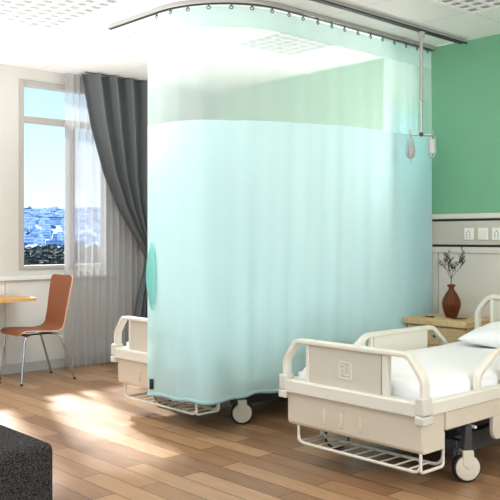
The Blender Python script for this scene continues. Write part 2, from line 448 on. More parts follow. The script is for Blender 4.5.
# two hangers on the hooks
hl = thing('drip_clip', 'grey teardrop-shaped drip bag clip on the left hook of the drip pole', 'clip', tuple(Vector((5.2, 3.69, 2.10))-rt*.084))
bm = bmesh.new()
lp = []
for k in range(28):
    a = 2*PI*k/28; rr = .036*math.sin(a)*(1 if True else 0)*(1-.55*math.cos(a))*.8
    lp.append(rt*rr+Vector((0, 0, -.097+.092*math.cos(a))))
sweep(bm, lp, circ(.006, 8), None, True); obj('wire_loop', bm, 'alu', hl)
bm = bmesh.new(); lathe(bm, [(0, -.185), (.012, -.182), (.021, -.16), (.023, -.13), (.016, -.09), (.008, -.055), (0, -.05)], 14); obj('clip_body', bm, 'alu', hl)
bm = bmesh.new(); tube(bm, [(0, 0, -.19), (0, 0, -.225)], .004, 8); obj('clip_tail', bm, 'steel', hl)
hb = thing('drip_bag_holder', 'pale squared drip bag holder on the right hook of the drip pole', 'bag holder', tuple(Vector((5.2, 3.69, 2.10))+rt*.082))
bm = bmesh.new()
for s in (-1, 1): tube(bm, [rt*(.004*s)+Vector((0, 0, 0)), rt*(.028*s)+Vector((0, 0, -.03)), rt*(.028*s)+Vector((0, 0, -.15)), rt*(.006*s)+Vector((0, 0, -.185))], .005, 8, .012)
obj('wire_frame', bm, 'steel', hb)
bm = bmesh.new()
for v in box(bm, -.022, .022, -.012, .012, -.15, -.035): pass
o = obj('bag', bm, 'bag', hb, bevel=.008, seg=3); o.rotation_euler = (0, 0, math.atan2(rt.y, rt.x))

# ---------------------------------------------------------------- privacy curtain
cur = thing('privacy_curtain', 'pale aqua hospital curtain with netting top hung around the far bed', 'curtain', (TX, TY, 0))
def dens(path, step=.02):
    out = []; 
    for a, b in zip(path, path[1:]):
        n = max(1, int((b-a).length/step))
        for k in range(n): out.append(a.lerp(b, k/n))
    out.append(path[-1]); return out
def resample(path, n):
    path = dens(path, .01); acc = [0]
    for a, b in zip(path, path[1:]): acc.append(acc[-1]+(b-a).length)
    out = []; j = 0
    for k in range(n+1):
        t = acc[-1]*k/n
        while j < len(acc)-2 and acc[j+1] < t: j += 1
        f = (t-acc[j])/max(1e-9, acc[j+1]-acc[j]); out.append(path[j].lerp(path[j+1], min(1, f)))
    return out, acc[-1]
NU = 260
CP, TOT = resample(Lpath(TX, TY, 4.76, TR, XW-.045), NU)          # heading, on the track
CQ, _ = resample(Lpath(3.19, TY-.01, 4.50, .2, XW-.045), NU)    # lower cloth, hanging over the corner of the bed
def cpt(u, z):
    i = min(NU, max(0, int(round(u*NU)))); sA = u*TOT
    h = (2.84-z)/2.7; hb = max(0, min(1, (2.88-z)/2.2)); hb = hb*hb*(3-2*hb)*.4+hb*.6
    p = CP[i].lerp(CQ[i], hb)
    j0, j1 = max(i-1, 0), min(i+1, NU)
    tt = (CP[j1].lerp(CQ[j1], hb)-CP[j0].lerp(CQ[j0], hb)).normalized(); n = Vector((tt.y, -tt.x, 0))
    if n.y > 0 and abs(n.y) > .7 or n.x > 0 and abs(n.x) > .7: n = -n
    # broad soft folds, calmer near the heading and at the wall
    wv = .5*math.sin(sA*2*PI/.29+.6)+.33*math.sin(sA*2*PI/.17+1.3*z*.3)+.3*math.sin(sA*2*PI/.73+2)
    amp = (.004+.011*h)*(min(1, .35+sA/1.2))
    q = p+n*amp*wv
    zz = z
    if z < .5: zz += (.010*math.sin(sA*2*PI/.62)+.005*math.sin(sA*2*PI/.27))*(.5-z)/.36
    return (q.x-TX, q.y-TY, zz)
def nrm_at(u): 
    i = min(NU-1, int(u*NU)); tt = (CQ[i+1]-CQ[i]).normalized(); n = Vector((tt.y, -tt.x, 0)); return n if n.x < 0 else -n
ZB, ZM, ZH, ZTOP = .222, 2.15, 2.735, 2.878
nu = NU
def zm(u): return ZM-.06*max(0, min(1, (u-.35)/.4))
bm = bmesh.new(); grid(bm, lambda u, v: cpt(u, ZB+(zm(u)-ZB)*v), nu, 60); obj('cloth', bm, 'aqua', cur)
bm = bmesh.new(); grid(bm, lambda u, v: cpt(u, zm(u)+(ZH-zm(u))*v), nu, 12); tag(obj('netting', bm, 'net', cur), 'see-through pale netting', None)
bm = bmesh.new(); grid(bm, lambda u, v: cpt(u, ZH+(ZTOP-ZH)*v), nu, 4); obj('header_band', bm, 'header', cur)
# hem tape
bm = bmesh.new(); grid(bm, lambda u, v: tuple(Vector(cpt(u, ZB+.002+.022*v))), nu, 1); o = obj('hem', bm, 'aqua', cur); solid(o, .006)
nh = 19
for k in range(nh):
    u = (k+.35)/nh; p = Vector(cpt(u, ZTOP)); i = int(u*(len(CP)-1))
    tt = (CP[min(i+1, len(CP)-1)]-CP[i-1 if i else 0]).normalized()
    bm = bmesh.new()
    ring = [p+tt*(.013*math.cos(2*PI*j/12))+Vector((0, 0, -.004+.012*math.sin(2*PI*j/12))) for j in range(12)]
    sweep(bm, ring, circ(.0035, 6), None, True)
    tube(bm, [p+Vector((0, 0, .0)), p+Vector((0, 0, .02))], .004, 6)
    obj('hook', bm, 'dark', cur)
# black tag near the lower corner and the bright bunched edge
q = Vector(cpt(.992, .30)); nn = nrm_at(.995)
bm = bmesh.new()
e = Vector(cpt(.985, .30)); dx = (q-e).normalized()
vs = [q+nn*.006+dx*a+Vector((0, 0, b)) for a, b in ((-.035, -.03), (.0, -.03), (.0, .04), (-.035, .04))]
bm.faces.new([bm.verts.new(v) for v in vs]); o = obj('care_tag', bm, 'black', cur); solid(o, .003)
tag(o, 'small black tag at the lower corner', None)
bm = bmesh.new()
def bunch(u, v):
    z = .80+.47*v; w = .085*math.sin(PI*min(1, v*1.02))**.7+.004
    b = Vector(cpt(.985, z)); s = (u-.5)*2
    fold = .02*math.sin(u*PI*9+v*3)
    return tuple(b+nn*(.016+.022*(1-s*s)*math.sin(PI*v)+fold*math.sin(PI*v))+Vector((0, 1, 0))*(s*w*.42-.012))
grid(bm, bunch, 30, 24); o = obj('gathered_edge', bm, 'aqua2', cur); solid(o, .002)
tag(o, 'brighter turquoise bunched edge', None)

# gathered curtain end at the wall, behind the netting
gc = thing('gathered_curtain', 'pleated pale curtain bunched at the head wall behind the netting', 'curtain', (5.3, 4.13, 0))
def gath(u, z):
    x = .02+.42*u; return (x, .06*math.sin(u*2*PI*6.5)*(.6+.4*(2.8-z)/2.8)+.012*math.sin(u*31+z), z)
bm = bmesh.new(); grid(bm, lambda u, v: gath(u, .2+2.17*v), 110, 14); obj('cloth', bm, 'aqua', gc)
bm = bmesh.new(); grid(bm, lambda u, v: gath(u, 2.37+.47*v), 110, 6); tag(obj('netting', bm, 'net', gc), 'see-through pale netting', None)
obj('rail', bx(-.02, .485, -.012, .012, 2.84, ZC), 'white', gc)

# ---------------------------------------------------------------- window drapery
def lerp_tab(tab, z):
    for (z0, v0), (z1, v1) in zip(tab, tab[1:]):
        if z0 <= z <= z1:
            f = (z-z0)/(z1-z0) if z1 > z0 else 0; return v0+(v1-v0)*f
    return tab[0][1] if z < tab[0][0] else tab[-1][1]
dr = thing('window_drape', 'dark grey drape swept aside to the right of the window and tied back', 'drape', (5.0, 6.905, 0))
LT = [(0, 4.66), (.3, 4.69), (.7, 4.77), (.95, 4.85), (1.08, 4.87), (1.2, 4.80), (1.35, 4.69), (1.6, 4.52), (1.94, 4.35), (2.4, 4.20), (2.9, 4.10)]
RT = [(0, 5.18), (.5, 5.16), (1.0, 5.07), (1.08, 5.06), (1.3, 5.12), (1.94, 5.42), (2.4, 5.64), (2.9, 5.74)]
def drape(u, v):
    z = .015+2.902*v; a, b = lerp_tab(LT, z), lerp_tab(RT, z)
    sp = (b-a)/1.48; A = .068*(.4+.6*sp)
    y = A*(math.sin(u*2*PI*8.5+.3*math.sin(z*2))+.25*math.sin(u*2*PI*17+1))
    return (a+(b-a)*u-5.0, y, z)
bm = bmesh.new(); grid(bm, drape, 170, 60); obj('cloth', bm, 'drape', dr)
bm = bmesh.new()
ring = [Vector((-.015+.105*math.cos(2*PI*k/24), .075*math.sin(2*PI*k/24), 1.075+.02*math.cos(2*PI*k/24))) for k in range(24)]
sweep(bm, ring, [(.022, .004), (.022, -.004), (-.022, -.004), (-.022, .004)], (0, 0, 1), True); obj('tie_band', bm, 'drape', dr)
sh = thing('sheer_curtain', 'white see-through voile curtain beside the window, hanging to the floor', 'sheer curtain', (4.5, 7.03, 0))
def sheer(u, v):
    z = .012+2.905*v
    return (-.51+1.0*u, .036*math.sin(u*2*PI*13+.5*math.sin(z*1.3))+.012*math.sin(u*2*PI*6.3+1), z)
bm = bmesh.new(); grid(bm, sheer, 220, 16); obj('cloth', bm, 'sheer', sh)
obj('curtain_rail', bx(-.46, .5, -.012, .012, 2.918, ZC), 'white', sh)
obj('curtain_rail', bx(-.86, .72, -.012, .012, 2.92, ZC), 'drape', dr)

# ---------------------------------------------------------------- hospital bed
HW = .5
def bar_arch(pts, up, w=.034, t=.03, fr=.05):
    bm = bmesh.new(); sweep(bm, fillet(pts, fr, 6), rrect(w, t, .007), up); return bm
def make_bed(label):
    b = thing('hospital_bed', label, 'bed', (3.30, 2.808, 0), 0)
    # moulded foot body
    bm = bmesh.new(); prism(bm, [(.0, .42), (.006, .232), (.022, .215), (.2, .215), (.2, .42)], 'y', -.475, .475)
    for y in (.185, .06, -.075):
        prism(bm, [(-.007, .262), (.012, .25), (.012, .352), (-.007, .34)], 'y', y-.0085, y+.0085)
    obj('foot_body', bm, 'bedbeige', b, bevel=.008)
    obj('foot_bumper', bx(-.028, .055, -.49, .49, .405, .48), 'bedlight', b, bevel=.009)
    for s in (-1, 1):
        ya, yb = sorted((s*.5, s*.45))
        obj('side_beam', bx(.056, 2.0, ya, yb, .408, .478), 'bedlight', b, bevel=.008)
        ya, yb = sorted((s*.486, s*.462))
        obj('side_panel', bx(.2, 1.98, ya, yb, .312, .408), 'bedbeige', b, bevel=.006)
        bm = bmesh.new(); yc = s*.485
        box(bm, -.033, .045, yc-.026, yc+.026, .42, .505); box(bm, -.036, .048, yc-.029, yc+.029, .372, .414)
        obj('corner_bracket', bm, 'bracket', b, bevel=.007, seg=3)
    # footboard: bent flat-bar arch, posts, board with a raised emblem
    fb = obj('footboard', bx(.004, .03, -.215, .30, .478, .695), 'bedgrey', b, bevel=.004)
    bm = bar_arch([(.012, -.485, .49), (.012, -.485, .59), (.012, -.395, .706), (.012, .395, .706), (.012, .485, .59), (.012, .485, .49)], (1, 0, 0), .058, .026, .03)
    obj('arch', bm, 'bedlight', fb)
    for y in (-.243, .312): obj('post', bx(0, .034, y-.02 if y < 0 else y-.012, y+.02 if y < 0 else y+.012, .478, .69), 'bedlight', fb, bevel=.005)
    bm = bmesh.new(); cy, cz = .03, .578
    ring = fillet([(.003, cy-.042, cz+.0), (.003, cy-.042, cz+.044), (.003, cy+.042, cz+.044), (.003, cy+.042, cz-.044), (.003, cy-.042, cz-.044), (.003, cy-.042, cz)], .012, 4)
    sweep(bm, ring, rrect(.006, .006, .002), (1, 0, 0))
    ring = fillet([(.003, cy+.006, cz+.032), (.003, cy+.006, cz-.026), (.003, cy-.028, cz-.026), (.003, cy-.028, cz+.032)], .004, 3)
    sweep(bm, ring, rrect(.006, .006, .002), (1, 0, 0))
    for dz in (.03, .006, -.02): box(bm, 0, .006, cy+.016, cy+.034, cz+dz-.003, cz+dz+.003)
    obj('emblem', bm, 'bedlight', fb)
    # headboard
    hb = obj('headboard', bx(1.965, 1.99, -.3, .3, .478, .84), 'bedgrey', b, bevel=.004)
    bm = bar_arch([(1.98, -.44, .42), (1.98, -.44, .75), (1.98, -.345, .862), (1.98, .345, .862), (1.98, .44, .75), (1.98, .44, .42)], (1, 0, 0), .05, .032, .05)
    obj('arch', bm, 'bedlight', hb)
    for y in (-.315, .315): obj('post', bx(1.964, 1.996, y-.014, y+.014, .478, .85), 'bedlight', hb, bevel=.004)
    # side guards
    for s, x0, x1 in ((-1, .50, 1.57), (1, .53, 1.62)):
        y = s*.477
        bm = bar_arch([(x0, y, .47), (x0, y, .555), (x0+.19, y, .668), (x1-.18, y, .668), (x1, y, .53), (x1, y, .47)], (0, 1, 0), .04, .03, .04)
        g = obj('side_guard', bm, 'bedlight', b)
        obj('guard_panel', bx(x0+.26, x1-.24, y-.01, y+.01, .476, .655), 'bedlight', g, bevel=.004)
        if s > 0:
            obj('guard_post', bx(x0+.14, x0+.17, y-.012, y+.012, .478, .635), 'bedlight', g, bevel=.004)
            obj('guard_post', bx(x0+.225, x0+.25, y-.012, y+.012, .478, .655), 'bedlight', g, bevel=.004)
        ya, yb = sorted((s*.452, s*.482))
        bm = bmesh.new(); rr = [(p[0]+x0+.30, p[1]+.255) for p in rrect(.28, .15, .05, 5)]
        prism(bm, rr, 'y', ya, yb); obj('guard_hinge_cover', bm, 'bedbeige', g, bevel=.006)
    # deck, frame, columns
    obj('deck', bx(.06, 1.95, -.445, .445, .37, .42), 'bedgrey', b)
    bm = bmesh.new()
    for y in (-.405, .405): box(bm, .2, 1.95, y-.025, y+.025, .285, .345)
    for x in (.24, .40, .9, 1.35, 1.7): box(bm, x-.025, x+.025, -.41, .41, .29, .34)
    box(bm, .205, 1.9, -.3, .3, .30, .365)
    obj('underframe', bm, 'dark', b, bevel=.004)
    bm = bmesh.new()
    for x in (.7, 1.4): box(bm, x-.07, x+.07, -.1, .1, .1, .30)
    box(bm, .50, 1.60, -.33, -.24, .09, .2); box(bm, .50, 1.60, .24, .33, .09, .2); box(bm, .62, 1.5, -.28, .28, .13, .28)  # wide middle box added to darken the space under the bed
    for x in (.42, 1.64): box(bm, x-.03, x+.03, -.42, .42, .17, .215)
    obj('lower_frame_and_shade_bulk', bm, 'dark', b, bevel=.004)
    for s in (-1, 1):
        for k in range(2):
            bm = bmesh.new(); lathe(bm, [(.0, s*.478), (.008, s*.476), (.0095, s*.468), (.0095, s*.43)], 12, (.492, 0, .33-.05*k), 'y'); obj('bolt', bm, 'white', b)
    # casters
    for x in (.42, 1.66):
        for s in (-1, 1):
            y = s*.462
            bm = bmesh.new(); box(bm, x-.026, x+.026, y-.02, y+.02, .15, .30)
            c = obj('caster', bm, 'dark', b, bevel=.005)
            bm = bmesh.new(); lathe(bm, [(.05, -.02), (.074, -.02), (.08, -.012), (.08, .012), (.074, .02), (.05, .02)], 32, (x, y, .08), 'y'); obj('tire', bm, 'black', c)
            bm = bmesh.new()
            for q in (-1, 1):
                lathe(bm, sorted([(0, q*.031), (.052, q*.031), (.066, q*.026), (.069, q*.012), (0, q*.01)], key=lambda t: 0), 28, (x, y, .08), 'y')
            obj('wheel_cover', bm, 'bedbeige', c)
            bm = bmesh.new(); prism(bm, [(x-.03, .172), (x+.03, .172), (x+.034, .1), (x, .07), (x-.034, .1)], 'y', y-.034, y+.034); obj('fork', bm, 'bedbeige', c, bevel=.005)
            bm = bmesh.new(); box(bm, x-.055, x-.02, y-.012, y+.012, .145, .162); obj('brake_pedal', bm, 'dark', c, bevel=.003)
            for q in [c]+[o for o in COL.objects if o.parent == c]:      # swivelled wheels
                for v in q.data.vertices:
                    if v.co.z < .18 or q != c:
                        d = Matrix.Rotation(math.radians(-36), 3, 'Z') @ Vector((v.co.x-x, v.co.y-y, 0)); v.co.x, v.co.y = x+d.x, y+d.y
    # wire rack below the foot body
    bm = bmesh.new()
    zr = .122
    tube(bm, [(.02, .40, .22), (.02, .40, zr), (.02, -.455, zr), (.02, -.455, .22)], .0085, 10, .05)
    tube(bm, [(.215, .40, .30), (.215, .40, zr), (.215, -.455, zr), (.215, -.455, .30)], .0085, 10, .07)
    rk = obj('wire_rack', bm, 'bedlight', b)
    for s in (-.455, .40):
        bm = bmesh.new(); tube(bm, [(.02, s, zr+.05), (.02, s, zr), (.215, s, zr), (.215, s, zr+.05)], .0085, 10, .03); obj('rack_end', bm, 'bedlight', rk)
    for k in range(9):
        y = -.37+.72*k/8; bm = bmesh.new(); tube(bm, [(.02, y, zr+.002), (.215, y, zr+.002)], .005, 8); obj('rack_bar', bm, 'bedlight', rk)
    for o in list(COL.objects):
        if o.type == 'MESH' and (o.parent == b or (o.parent and o.parent.parent == b)):
            for v in o.data.vertices: v.co.y *= .985
    return b
def make_mattress(label):
    m = bpy.data.objects.new('x', None)
    bm = bmesh.new(); box(bm, .07, 1.93, -.43, .43, .422, .475)
    core = obj('mattress', bm, 'mattshade', None, bevel=.02, seg=3)
    core.location = (3.30, 2.808, 0); tag(core, label, 'mattress')
    def top(u, v):
        x = .06+1.88*u; y = (v-.5)*.87
        ex = min(u, 1-u)*1.88; ey = min(v, 1-v)*.87
        e = min(ex, ey); z = .557-.045*math.exp(-e/.028)
        z += .004*math.sin(x*7+y*5)+.003*math.sin(y*17-x*3)
        return Vector((x, y, z))
    bm = bmesh.new(); nu, nv = 60, 30
    vs = grid(bm, lambda u, v: top(u, v), nu, nv)
    rim = [vs[0][i] for i in range(nu+1)]+[vs[j][nu] for j in range(1, nv+1)]+[vs[nv][i] for i in range(nu-1, -1, -1)]+[vs[j][0] for j in range(nv-1, 0, -1)]
    low = [bm.verts.new((v.co.x, v.co.y, .458+.003*math.sin(v.co.x*23+v.co.y*31))) for v in rim]
    n = len(rim)
    for k in range(n): bm.faces.new((rim[k], rim[(k+1) % n], low[(k+1) % n], low[k]))
    o = obj('sheet', bm, 'sheet', core, angle=80); tag(o, 'smooth white sheet', None)
    return core
def make_pillow(label):
    bm = bmesh.new(); n = 28
    def sh(s):
        def f(u, v):
            a, b = (u-.5)*2, (v-.5)*2
            e = (1-abs(a)**2.6)*(1-abs(b)**2.6); e = max(e, 0)**.5
            cx = 1-.10*(1-abs(b))**1*0; px = a*(1-.07*(1-b*b)); py = b*(1-.05*(1-a*a))
            return (px*.23, py*.305, s*.068*e+.004*math.sin(a*9+b*4)*e)
        return f
    grid(bm, sh(1), n, n); grid(bm, sh(-1), n, n)
    bmesh.ops.remove_doubles(bm, verts=bm.verts[:], dist=.0006)
    o = obj('pillow', bm, 'sheet', None, angle=180); tag(o, label, 'pillow'); return o
bed = make_bed('beige hospital bed at the right, fully in view with its footboard facing the camera')
BD2 = (3.30, 4.59, 0)
b2 = copy_tree(bed); b2.location = BD2; b2['label'] = 'beige hospital bed mostly hidden behind the aqua curtain'
mt = make_mattress('white-sheeted mattress lying on the near bed at the right')
m2 = copy_tree(mt); m2.location = BD2; m2['label'] = 'white-sheeted mattress on the far bed behind the aqua curtain'
pl = make_pillow('plump white pillow at the head of the near bed'); pl.location = (3.30+1.665, 2.775, .635); pl.rotation_euler = (0, math.radians(-9), 0)

# ---------------------------------------------------------------- nightstand, vase, sprigs
ns = thing('nightstand', 'pale oak bedside cabinet against the head wall between the bed and the curtain', 'nightstand', (5.36, 3.395, 0))
w, d, h = .55, .425, .65
bm = bmesh.new()
box(bm, .02, d, .0, w, .06, h-.05); box(bm, .05, d, .02, w-.02, 0, .06)
obj('body', bm, 'oakside', ns, bevel=.003)
obj('top', bx(-.03, d+.005, -.025, w+.025, h-.05, h), 'oak', ns, bevel=.006)
for z0, z1 in ((.445, .59), (.265, .438), (.075, .258)):
    dd = obj('drawer', bx(.0, .02, .008, w-.008, z0, z1), 'oak', ns, bevel=.003)
    bm = bmesh.new(); lathe(bm, [(.0, -.022), (.010, -.021), (.012, -.014), (.005, -.006), (.006, 0)], 14, (0, w/2, (z0+z1)/2), 'x'); obj('knob', bm, 'dark', dd)
VB = (5.56, 3.655, .65)
bm = bmesh.new()
prof = [(0, .0), (.04, .0), (.044, .004), (.058, .035), (.074, .085), (.077, .115), (.07, .15), (.046, .195), (.026, .222), (.021, .238), (.022, .246), (.033, .252), (.034, .266), (.027, .268), (.025, .258), (.016, .24), (.018, .225), (.036, .195), (.06, .15), (.067, .11), (.06, .06), (.036, .016), (0, .014)]
lathe(bm, prof, 40)
va = obj('vase', bm, 'vase', None, angle=60); va.location = VB; tag(va, 'amber brown glass bottle vase on the oak bedside cabinet', 'vase')
def sprig(bmt, bml, base, d, ln, depth, r):
    p = Vector(base); d = Vector(d).normalized(); pts = [p.copy()]
    n = 6
    for k in range(n):
        d = (d+Vector((R.uniform(-.2, .2), R.uniform(-.2, .2), R.uniform(-.06, .12)))).normalized()
        p = p+d*ln/n; pts.append(p.copy())
        if depth and k >= 1 and R.random() < .75:
            side = Vector((R.uniform(-1, 1), R.uniform(-1, 1), R.uniform(.1, .9))).normalized()
            sprig(bmt, bml, p, (d+side*1.1), ln*R.uniform(.3, .55), depth-1, r*.6)
        if depth <= 1:
            for _ in range(1):
                c = p+Vector((R.uniform(-.008, .008), R.uniform(-.008, .008), R.uniform(-.004, .008)))
                a = Vector((R.uniform(-1, 1), R.uniform(-1, 1), R.uniform(-.3, 1))).normalized(); bb = a.cross(Vector((R.random(), R.random(), R.random()))).normalized()
                nn_ = a.cross(bb); l2, w2 = R.uniform(.007, .011), R.uniform(.003, .0045)
                v = [bml.verts.new(c+q) for q in (-a*l2*.2, bb*w2+a*l2*.4+nn_*.001, a*l2, -bb*w2+a*l2*.4+nn_*.001)]
                bml.faces.new(v); v2 = [bml.verts.new(x.co+nn_*.0012) for x in v]; bml.faces.new(v2[::-1])
    tube(bmt, pts, r, 6)
tw = thing('dry_twigs', 'thin leafy dark twigs standing in the amber vase', 'twigs', (VB[0], VB[1], VB[2]+.03))
bmt, bml = bmesh.new(), bmesh.new()
tube(bmt, [(0, 0, -.005), (0, .002, .2), (0.002, .004, .31)], .0035, 7)
for dv in ((-.3, .6, .8), (.15, -.5, .9), (-.1, .1, 1), (.25, -.2, .9)):
    sprig(bmt, bml, (.002, .004, .27+R.uniform(0, .035)), dv, R.uniform(.15, .205), 2, .0018)
obj('stem', bmt, 'twig', tw); lf = obj('leaves', bml, 'leaf', tw, smooth=False); lf['kind'] = 'stuff'
fs = thing('fallen_sprig', 'dry fallen sprig lying on the bedside cabinet at the foot of the vase', 'sprig', (5.47, 3.60, .65))
bmt, bml = bmesh.new(), bmesh.new()
for a, b, c, dd in ((-.03, .22, -.02, .14), (-.02, -.02, .0, -.10), (.0, -.03, .05, -.10)):
    pts = [Vector((a+(c-a)*k/5+R.uniform(-.006, .006), b+(dd-b)*k/5, .006)) for k in range(6)]
    tube(bmt, pts, .0028, 6)
    for p in pts:
        for _ in range(3):
            q = p+Vector((R.uniform(-.02, .02), R.uniform(-.02, .02), R.uniform(-.001, .006))); an = R.uniform(0, 6.3); u = Vector((math.cos(an), math.sin(an), .15)); n_ = Vector((-math.sin(an), math.cos(an), 0))
            bml.faces.new([bml.verts.new(q+e) for e in (-u*.012, n_*.006, u*.012, -n_*.006)])
obj('stem', bmt, 'twig', fs); o = obj('leaves', bml, 'leaf', fs, smooth=False); solid(o, .001); o['kind'] = 'stuff'

# ---------------------------------------------------------------- sockets on the equipment strip
def socket(y, label, kind):
    s = thing('wall_socket', label, 'socket', (XW-.026, y, 1.325), 0)
    obj('plate', bx(-.012, 0, -.047, .047, -.05, .05), 'socket', s, bevel=.005)
    obj('insert', bx(-.0145, -.011, -.034, .034, -.037, .037), 'white', s, bevel=.002)
    bm = bmesh.new()
    if kind == 'socket':
        for (yy, zz, ww, hh) in ((0, .024, .003, .008), (-.014, .012, .003, .006), (.014, .012, .003, .006), (-.014, -.008, .0035, .007), (.014, -.008, .0035, .007), (-.014, -.026, .003, .006), (.014, -.026, .003, .006)):
            box(bm, -.0155, -.0142, yy-ww, yy+ww, zz-hh*.8, zz+hh*.8)
        obj('pin_holes', bm, 'dark', s, smooth=False)
    else:
        box(bm, -.018, -.0142, -.026, -.003, -.028, .028); box(bm, -.018, -.0142, .003, .026, -.028, .028)
        obj('rocker', bm, 'socket', s, bevel=.002)
    return s
def hw(px): k = (px-250)/800; Z = XW/(.7369*k+.676); return Z*(-.6765*k+.7364)
socket(hw(471), 'off-white wall socket nearest the curtain, leftmost of the three plates', 'socket')
socket(hw(485), 'off-white plate with two blank modules between the two sockets', 'switch')
socket(hw(499), 'off-white wall socket at the right edge, farthest from the curtain', 'socket')

# ---------------------------------------------------------------- chair, table
ch = thing('side_chair', 'tan bent-shell chair on chrome legs in front of the window', 'chair', (3.50, 6.70, 0))
prof = [(-.245, .425), (-.235, .445), (-.205, .457), (-.12, .455), (0, .445), (.10, .440), (.155, .452), (.19, .485), (.205, .53), (.222, .62), (.242, .74), (.262, .85), (.278, .925), (.283, .945)]
prof = [(p.x, p.z) for p in fillet([(a, 0, c) for a, c in prof], .03, 2)]
# one bent plywood shell: seat running up into the backrest, rounded outer corners
bm = bmesh.new(); n = len(prof); rows = []
lens = [0]
for a, b in zip(prof, prof[1:]): lens.append(lens[-1]+math.hypot(b[0]-a[0], b[1]-a[1]))
T = lens[-1]
for i, (x, z) in enumerate(prof):
    s = lens[i]
    hwid = .205 if s < .38 else .205-.03*min(1, (s-.38)/.1)+.022*max(0, (s-.6)/.3)
    for e in (s, T-s):
        if e < .05: hwid -= .05-math.sqrt(max(0, .05**2-(.05-e)**2))
    tx = prof[min(i+1, n-1)][0]-prof[max(i-1, 0)][0]; tz = prof[min(i+1, n-1)][1]-prof[max(i-1, 0)][1]
    l = math.hypot(tx, tz); nx_, nz_ = -tz/l, tx/l
    row = []
    for k in range(13):
        v = -1+2*k/12; dish = .012*v*v
        row.append((x+nx_*dish, v*hwid, z+nz_*dish, nx_, nz_))
    rows.append(row)
A = [[bm.verts.new((p[0]+p[3]*.006, p[1], p[2]+p[4]*.006)) for p in r] for r in rows]
B = [[bm.verts.new((p[0]-p[3]*.006, p[1], p[2]-p[4]*.006)) for p in r] for r in rows]
for i in range(n-1):
    for k in range(12):
        bm.faces.new((A[i][k], A[i][k+1], A[i+1][k+1], A[i+1][k])); bm.faces.new((B[i][k], B[i+1][k], B[i+1][k+1], B[i][k+1]))
    for k in (0, 12): bm.faces.new((A[i][k], A[i+1][k], B[i+1][k], B[i][k])).material_index = 1
for i in (0, n-1):
    for k in range(12): bm.faces.new((A[i][k], A[i][k+1], B[i][k+1], B[i][k])).material_index = 1
obj('shell', bm, ['tan', 'tanedge'], ch)
bm = bmesh.new()
for x in (-.16, .09): box(bm, x-.012, x+.012, -.14, .14, .415, .434)
for y in (-.10, .10): box(bm, -.16, .09, y-.01, y+.01, .418, .432)
obj('seat_frame', bm, 'dark', ch, bevel=.003)
for y in (-1, 1):
    for fx, tx in ((-.25, -.205), (.27, .135)):
        bm = bmesh.new()
        tube(bm, [(tx*.6, y*.12, .424), (tx, y*.19, .424), (fx, y*.215, .012)], .0105, 12, .06)
        lg = obj('leg', bm, 'steel', ch)
        bm = bmesh.new(); lathe(bm, [(.012, 0), (.013, .006), (.012, .018)], 12, (fx, y*.215, 0)); obj('foot_cap', bm, 'black', lg)
tb = thing('side_table', 'honey wood pedestal table at the left edge beneath the window wall', 'table', (2.98, 6.84, 0))
bm = bmesh.new(); prism(bm, rrect(.96, .5, .03, 4), 'z', .725, .755); obj('table_top', bm, 'tablewood', tb, bevel=.004)
bm = bmesh.new(); lathe(bm, [(.028, .03), (.028, .715), (.09, .72), (.09, .7255)], 20); obj('column', bm, 'steel', tb)
bm = bmesh.new(); lathe(bm, [(0, 0), (.225, 0), (.23, .006), (.2, .014), (.05, .03), (0, .032)], 40); obj('base', bm, 'dark', tb)

# ---------------------------------------------------------------- dark tweed ottoman
bm = bmesh.new(); box(bm, -.75, 0, 0, .78, .05, .435)
ot = obj('seat_block', bm, 'tweed', None, bevel=.035, seg=5)
oth = thing('ottoman', 'dark speckled tweed ottoman on the floor at the lower left corner', 'ottoman', (1.675, 3.035, 0))
ot.parent = oth
for x in (-.68, -.07):
    for y in (.07, .71):
        bm = bmesh.new(); lathe(bm, [(.022, 0), (.028, .052)], 14, (x, y, 0)); obj('foot', bm, 'black', oth)

# ---------------------------------------------------------------- the city outside
CD = Vector((.47, .883, 0)).normalized(); CS = Vector((CD.y, -CD.x, 0))
def gz(d): return 1.3-38+.044*d
bm = bmesh.new()
def ter(u, v):
    d = 250+3350*v; s = (u-.5)*2*(.45*d+120)
    p = CD*d+CS*s; return (p.x, p.y, gz(d)+2*math.sin(s*.02+d*.013))
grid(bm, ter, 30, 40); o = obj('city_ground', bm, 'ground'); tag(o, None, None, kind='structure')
R2 = random.Random(3)
protos = []
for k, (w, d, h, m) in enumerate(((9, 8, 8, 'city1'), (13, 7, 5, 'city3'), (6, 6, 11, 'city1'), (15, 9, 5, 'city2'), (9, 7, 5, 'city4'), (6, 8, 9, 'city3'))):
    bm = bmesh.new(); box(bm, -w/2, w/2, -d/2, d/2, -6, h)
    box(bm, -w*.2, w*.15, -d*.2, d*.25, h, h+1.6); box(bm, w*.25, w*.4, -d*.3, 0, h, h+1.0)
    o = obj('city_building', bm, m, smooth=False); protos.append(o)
LB = {'city1': 'haze-tinted pale blue-white building in the distant city outside the window', 'city3': 'white building in the distant city outside the window', 'city2': 'haze-tinted blue-grey building in the distant city outside the window', 'city4': 'haze-tinted deep blue building in the distant city outside the window'}
used = set()
placed = []
while len(placed) < 240:
    d = 665+620*R2.random()**1.2; s = R2.uniform(-.24, .13)*d
    p = CD*d+CS*s
    if any((p-q).length < 18 for q in placed): continue
    placed.append(p)
    i = R2.randrange(6); o = protos[i]
    if i in used: o = o.copy(); COL.objects.link(o)
    used.add(i)
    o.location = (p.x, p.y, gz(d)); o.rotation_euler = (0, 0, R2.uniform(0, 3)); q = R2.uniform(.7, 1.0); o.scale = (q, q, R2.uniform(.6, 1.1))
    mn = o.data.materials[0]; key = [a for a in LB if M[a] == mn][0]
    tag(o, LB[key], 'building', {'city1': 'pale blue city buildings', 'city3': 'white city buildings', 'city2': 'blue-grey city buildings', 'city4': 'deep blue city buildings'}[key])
bm = bmesh.new()
